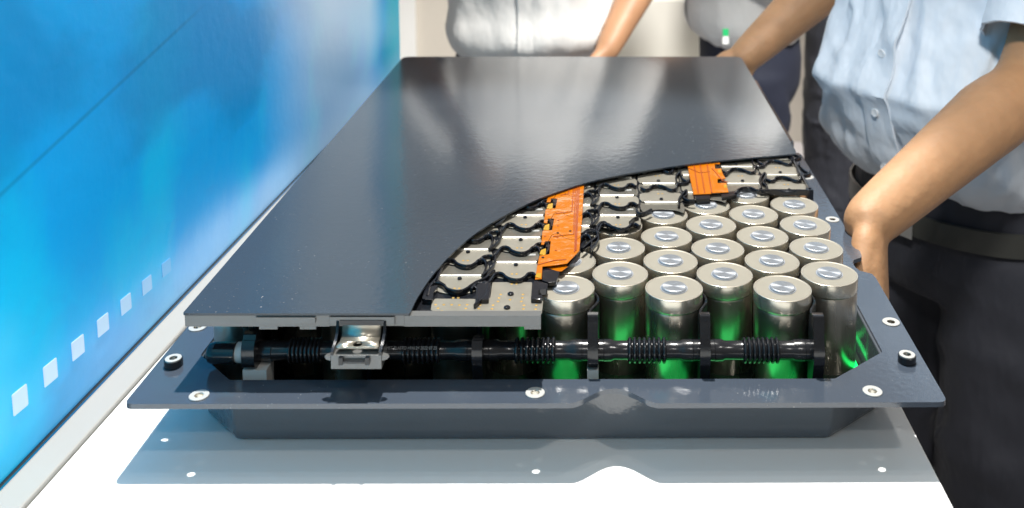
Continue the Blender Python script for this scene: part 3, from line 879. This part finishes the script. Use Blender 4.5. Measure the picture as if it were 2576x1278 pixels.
def person(name, label, pos, ang, arms, shirt='shirt_white', trousers='trousers', skin='skin', sc=1.0, voxel=.008, belly=0.0, fold_amp=.008,
           detail=False, group=None, legs=None, seed=0.0, hem=.935):
    """ang = heading of the front in degrees; arms: (shoulder, cuff fraction, elbow, wrist, hand dir, palm, thumb, curl) in place coordinates"""
    root = empty(name, (pos[0], pos[1], FLOOR)); tag(root, label, 'person', group)
    fx, fy = math.cos(R(ang)), math.sin(R(ang))
    front = Vector((fx, fy, 0)); right = Vector((fy, -fx, 0)); base = Vector((pos[0], pos[1], FLOOR))
    def W(x, y, z): return base + right*x*sc + front*y*sc + Vector((0, 0, z*sc))
    # torso profile: z, half width, half depth, forward offset
    prof = [(.86, .172, .120, .000), (.935, .176, .128, .006), (1.00, .180, .136, .012), (1.08, .180, .138+belly, .016+belly*.6), (1.18, .176, .132+belly*.5, .012), (1.28, .182, .126, .004),
            (1.36, .192, .116, -.004), (1.42, .186, .100, -.010), (1.46, .150, .080, -.014), (1.485, .095, .062, -.014), (1.50, .062, .056, -.010)]
    def sect(z):
        for a, b in zip(prof[:-1], prof[1:]):
            if z <= b[0]:
                t = max(0, (z-a[0])/(b[0]-a[0])); t = t*t*(3-2*t) if False else t
                return [a[i] + (b[i]-a[i])*t for i in (1, 2, 3)]
        return prof[-1][1:]
    def surf(th, z, off=0.0, folds=True):
        w, d, o = sect(z); e = .86
        cx, sy = math.sin(th), math.cos(th)
        f = 0
        if folds:
            k = min(1, (1.49-z)/.12); k = max(0, k)
            f = fold_amp*fold(th, z, seed)*k
            blouse = math.exp(-((z-hem-.06)/.04)**2)*.016
            q = max(0, 1-(z-hem)/.04)
            f += blouse - .024*q*q
        x = math.copysign(abs(cx)**e, cx)*(w+f+off); y = math.copysign(abs(sy)**e, sy)*(d+f+off)
        return W(x, y+o, z)
    # ---- body: one continuous skin
    bm = bmesh.new()
    add_loft(bm, [[surf(2*PI*j/28, z, -.014, False) for j in range(28)] for z in (1.0, 1.1, 1.2, 1.3, 1.38, 1.44, 1.47, 1.49)])
    add_limb(bm, [W(0, -.012, 1.44), W(0, -.008, 1.50), W(0, .004, 1.57)], [.058*sc, .055*sc, .054*sc])
    HZ = 1.635
    mxr = Matrix((right, front, Vector((0, 0, 1)))).transposed()
    add_ball(bm, W(0, .012, HZ+.015), .074*sc, .094*sc, .098*sc, 28, 20, mxr)
    add_ball(bm, W(0, .034, HZ-.045), .058*sc, .066*sc, .062*sc, 24, 16, mxr)
    add_ball(bm, W(0, .075, HZ-.088), .026*sc, .024*sc, .018*sc, 14, 10, mxr)
    add_limb(bm, [W(0, .096, HZ+.018), W(0, .118, HZ-.026)], [.009*sc, .014*sc], 10)
    for s in (-1, 1):
        add_ball(bm, W(s*.077, .0, HZ-.008), .010*sc, .020*sc, .031*sc, 12, 10, mxr)
        add_ball(bm, W(s*.012, .112, HZ-.030), .009*sc, .010*sc, .008*sc, 10, 8, mxr)
        add_ball(bm, W(s*.032, .092, HZ+.026), .022*sc, .012*sc, .007*sc, 12, 8, mxr)
    add_ball(bm, W(0, .094, HZ-.060), .024*sc, .012*sc, .006*sc, 12, 8, mxr)
    for (sh, cf, el, wr, hd, pn, tn, curl) in arms:
        sh, el, wr = Vector(sh), Vector(el), Vector(wr)
        a1 = sh.lerp(el, .5); f1 = el.lerp(wr, .3); f2 = el.lerp(wr, .7)
        pts = smooth_path([sh, a1, el, f1, f2, wr], 4)
        key = [.054, .050, .044, .0445, .035, .0275]
        rr = []
        for i in range(len(pts)):
            t = i/(len(pts)-1)*5; k = min(4, int(t)); rr.append((key[k] + (key[k+1]-key[k])*(t-k))*sc)
        add_limb(bm, pts, rr, 20)
        add_hand(bm, wr, hd, pn, tn, curl, sc)
    body = remesh('body', bm, skin, voxel, 5 if voxel > .005 else 4, parent=root)
    for s in (-1, 1):
        bm = bmesh.new(); add_ball(bm, W(s*.031, .094, HZ+.008), .0115*sc, .0115*sc, .0085*sc, 14, 10); child_at(obj('eye', bm, 'eye'), root)
    # hair cap
    bm = bmesh.new(); rings = []
    for i in range(9):
        ph = PI/2*(1 - i/8)*1.0 + .02
        zz = math.sin(ph)
        rings.append([W(math.sin(a)*.084*math.cos(ph)*(1), (math.cos(a)*.104*math.cos(ph)) - .002, HZ+.030+.094*zz - (.075*(1-math.cos(a))*.5*(1-zz))) + Vector((0, 0, 0)) for a in [2*PI*j/28 for j in range(28)]])
    add_loft(bm, rings[::-1]); child_at(obj('hair', bm, 'hair', angle=80), root)
    # ---- shirt
    nz_, nt_ = (110, 150) if detail else (40, 64)
    bm = bmesh.new()
    zs = [hem + (1.495-hem)*i/(nz_-1) for i in range(nz_)]
    rings = [[surf(2*PI*j/nt_, hem+.004, -.010) for j in range(nt_)]] + [[surf(2*PI*j/nt_, z) for j in range(nt_)] for z in zs]
    add_loft(bm, rings, cap=False)
    # collar
    add_loft(bm, [[W(math.sin(a)*r, math.cos(a)*r*.95-.006, z + .010*math.cos(a)*-1) for a in [2*PI*j/32 for j in range(32)]] for r, z in ((.064, 1.485), (.066, 1.515), (.074, 1.520), (.082, 1.485))], cap=False)
    for ai, (sh, cf, el, wr, hd, pn, tn, curl) in enumerate(arms):
        sh, el = Vector(sh), Vector(el)
        cu_ = sh.lerp(el, cf); inn_ = sh + (W(0, -.01, 1.36) - sh)*.35
        pts = smooth_path([inn_, sh, sh.lerp(cu_, .5), cu_], 8); n = len(pts); rings = []
        for i, (p, t, s_, u) in enumerate(frame_path(pts)):
            q = i/(n-1); rad = (.072 + .008*math.sin(q*PI) + .003*q)*sc
            seg = 56 if detail else 24; ring = []
            for j in range(seg):
                a = 2*PI*j/seg
                f = .006*fold(a*1.3+ai*3, q*.9, 5+ai+seed) * (1 if q < .85 else .5) - (.0 if q < .87 else -.0015)
                ring.append(p + s_*(math.cos(a)*(rad+f)) + u*(math.sin(a)*(rad+f)))
            rings.append(ring)
        ctr = pts[-1]
        rings.append([ctr + (v-ctr)*.95 for v in rings[-1]])
        rings.append([pts[-3] + (v-pts[-3])*.93 for v in rings[-4]])
        add_loft(bm, rings, cap=False)
    shirt_o = child_at(obj('shirt', bm, shirt, angle=75), root)
    # placket and buttons
    bm = bmesh.new(); zz = [hem+.006 + (1.475-hem)*i/70 for i in range(70)]
    hw = .017
    def pl(z, u): # across the front
        w, d, o = sect(z); th = u/ (w*1.0)
        return surf(th*.9, z, .0042 if abs(u) < hw*.98 else .0002)
    add_loft(bm, [[pl(z, u) for u in (-hw, -hw*.97, -hw*.5, 0, hw*.5, hw*.97, hw)] for z in zz], cap=False)
    plk = child_at(obj('placket', bm, shirt, angle=60), root)
    if detail:
        for k in range(6):
            z = hem+.045 + .083*k; p = pl(z, 0); q = surf(0, z, .02)
            bm = bmesh.new(); add_lathe(bm, [(.0055, 0), (.0058, .0008), (.0050, .0018), (.0040, .0013), (.0012, .0013)], 20)
            dv = (q-p).normalized(); rot = dv.to_track_quat('Z', 'Y').to_matrix()
            for v in bm.verts: v.co = rot @ v.co + p + dv*.0015
            child_at(obj('button', bm, 'button'), root)
        # breast pocket on the left side
        bm = bmesh.new()
        us = [-.60 - .62*i/12 for i in range(13)]
        add_loft(bm, [[surf(u, z, .003) for u in us] for z in [1.22 + .115*i/12 for i in range(13)]], cap=False)
        for f in list(bm.faces):
            pass
        child_at(obj('pocket', bm, shirt, angle=60), root)
    # ---- trousers
    bm = bmesh.new()
    add_loft(bm, [[W(math.sin(a)*w, math.cos(a)*d+o, z) for a in [2*PI*j/28 for j in range(28)]] for z, w, d, o in ((.985, .164, .118, .004), (.94, .171, .124, .002), (.86, .176, .128, -.004), (.80, .176, .126, -.004), (.76, .16, .11, 0))])
    lg = legs or [[(s*.088, .0, .84), (s*.092, .01, .66), (s*.095, .015, .48), (s*.098, -.01, .28), (s*.10, -.02, .075)] for s in (-1, 1)]
    for L in lg: add_limb(bm, smooth_path([W(*p) for p in L], 4), [(.098 + (.062-.098)*min(1, i/16*1.0))*sc for i in range((len(L)-1)*4+1)], 24)
    def dz(co): return min(1, max(0, (FLOOR+.82*sc-co.z)/.10))*.020*fold(co.x*5+co.y*4, co.z*1.3, 9+seed)
    child_at(remesh('trousers', bm, trousers, .010, 5, dz), root) if False else remesh('trousers', bm, trousers, .010, 5, dz, root)
    for L in lg:
        e = L[-1]; bm = bmesh.new(); rings = []
        for t, hw_, hh in ((-.10, .030, .045), (-.08, .038, .075), (-.02, .040, .085), (.06, .045, .060), (.13, .043, .046), (.165, .028, .034)):
            rings.append([W(e[0] + math.sin(a)*hw_, e[1] + .02 + t, max(.002, hh/2 + math.cos(a)*hh/2)) for a in [2*PI*j/16 for j in range(16)]])
        add_loft(bm, rings); child_at(obj('shoe', bm, 'shoe', angle=60), root)
    # ---- belt
    bm = bmesh.new()
    def bl(a, o, z): return W(math.sin(a)*(.172+o), math.cos(a)*(.1245+o)-.002, z)
    bz0, bz1 = .862, .897
    rings = [[bl(2*PI*j/64, .008, bz0), bl(2*PI*j/64, .0115, bz0+.001), bl(2*PI*j/64, .0115, bz1-.001), bl(2*PI*j/64, .008, bz1)] for j in range(64)]
    add_loft(bm, rings, close=True)
    if not detail: bm.free()
    else:
        child_at(obj('belt', bm, 'belt', angle=50), root)
        bm = bmesh.new()
        add_loft(bm, [[bl(u, o, z) for u, z in ((-.11, bz0-.002), (.11, bz0-.002), (.11, bz1+.002), (-.11, bz1+.002))] for o in (.012, .0165)])
        child_at(obj('buckle', bm, 'buckle'), root)
    return root

CR = (.35, .55, .4)
person('person', 'person in a pale blue short sleeved shirt leaning with both hands on the battery pack', (.530, 1.42), 215,
       [((.636, 1.268, .385), .84, (.520, 1.175, .150), (.270, .966, .060), (-.03, -.50, -.86), (-1, .28, -.1), (0, -.83, .55), (.30, .8, .6)),
        ((.425, 1.580, .390), .62, (.405, 1.665, .215), (.232, 1.575, .085), (-.6, -.1, -.75), (-.4, -.9, -.3), (-.3, -.2, .6), (.4, .8, .6))],
       'shirt_blue', 'trousers', 'skin', .97, .0034, .030, .024, True, seed=2.3, hem=.925)
person('person', 'person in a loose white button shirt standing with a hand at the hip', (-.165, 2.27), 272,
       [((.005, 2.25, .43), .60, (.135, 2.30, .17), (.010, 2.13, -.035), (-.5, -.3, -.8), (-1, .3, 0), (0, -1, .2), CR),
        ((-.35, 2.28, .43), .60, (-.46, 2.16, .20), (-.30, 1.98, .36), (.5, -.4, .7), (.6, .6, 0), (.3, 0, 1), CR)],
       'shirt_white', 'trousers', 'skin_tan', 1.0, .009, .01, .016, seed=4.1, hem=.875)
side_person = person('person', 'person in a white shirt and navy trousers standing side on behind the lid', (.365, 2.42), 178,
       [((.36, 2.24, .40), .6, (.40, 2.16, .14), (.22, 2.16, .20), (-1, 0, .2), (0, 1, 0), (0, 0, 1), CR),
        ((.36, 2.60, .40), .6, (.40, 2.68, .14), (.22, 2.66, .20), (-1, 0, .2), (0, -1, 0), (0, 0, 1), CR)],
       'shirt_white', 'trousers_navy', 'skin_tan', .98, .010, .0, .014, seed=7.7, hem=.90)
person('person', 'person in a white top and black trousers standing with back turned, farthest from the table', (.765, 2.78), 80,
       [((.54, 2.78, .40), .6, (.50, 2.80, .12), (.53, 2.90, -.10), (0, .3, -1), (1, 0, 0), (0, 1, 0), CR),
        ((.89, 2.78, .40), .6, (.93, 2.80, .12), (.90, 2.90, -.10), (0, .3, -1), (-1, 0, 0), (0, 1, 0), CR)],
       'shirt_white', 'trousers', 'skin_tan', .98, .010, .0, .009, seed=11.0)

q = on_y(1825, 90, 2.18)
child_at(obj('badge', box(q.x-.0065, q.x+.0065, q.y-.004, q.y, q.z-.018, q.z-.0005, .0015), 'partition_trim'), side_person)
child_at(obj('badge_header', box(q.x-.0065, q.x+.0065, q.y-.0045, q.y+.0005, q.z, q.z+.016, .0015), 'badge_green'), side_person)

# white moulded chair between the standing people
ch = empty('chair', (.22, 3.25, FLOOR)); tag(ch, 'white moulded chair with a tall curved back', 'chair')
bm = bmesh.new(); rings = []
for i in range(15):
    t = i/14; z = .44 + .42*t; y = .02 - .06*t
    w = .215 - .045*t + .012*math.sin(t*PI)
    row = [Vector((u*w, y - .05*u*u*(1-.3*t), z - .03*u*u*t**6)) for u in [-1 + 2*j/16 for j in range(17)]]
    rings.append(row)
vs_ = [[bm.verts.new(p) for p in r] for r in rings]
for a, b in zip(vs_[:-1], vs_[1:]):
    for j in range(16): bm.faces.new((a[j], a[j+1], b[j+1], b[j]))
o = obj('backrest', bm, 'chair_white', ch); md = o.modifiers.new('t', 'SOLIDIFY'); md.thickness = .012
obj('seat', prism([fillet([(-.21, -.42), (.21, -.42), (.215, .01), (-.215, .01)], .05, 6)], .425, .445, .006), 'chair_white', ch)
for sx_, sy_ in ((-1, -1), (1, -1), (-1, 1), (1, 1)):
    bm = bmesh.new(); add_tube(bm, [(sx_*.17, -.20+sy_*.16, .428), (sx_*.20, -.20+sy_*.19, .003)], [.016, .011], 12)
    obj('leg', bm, 'chair_white', ch)
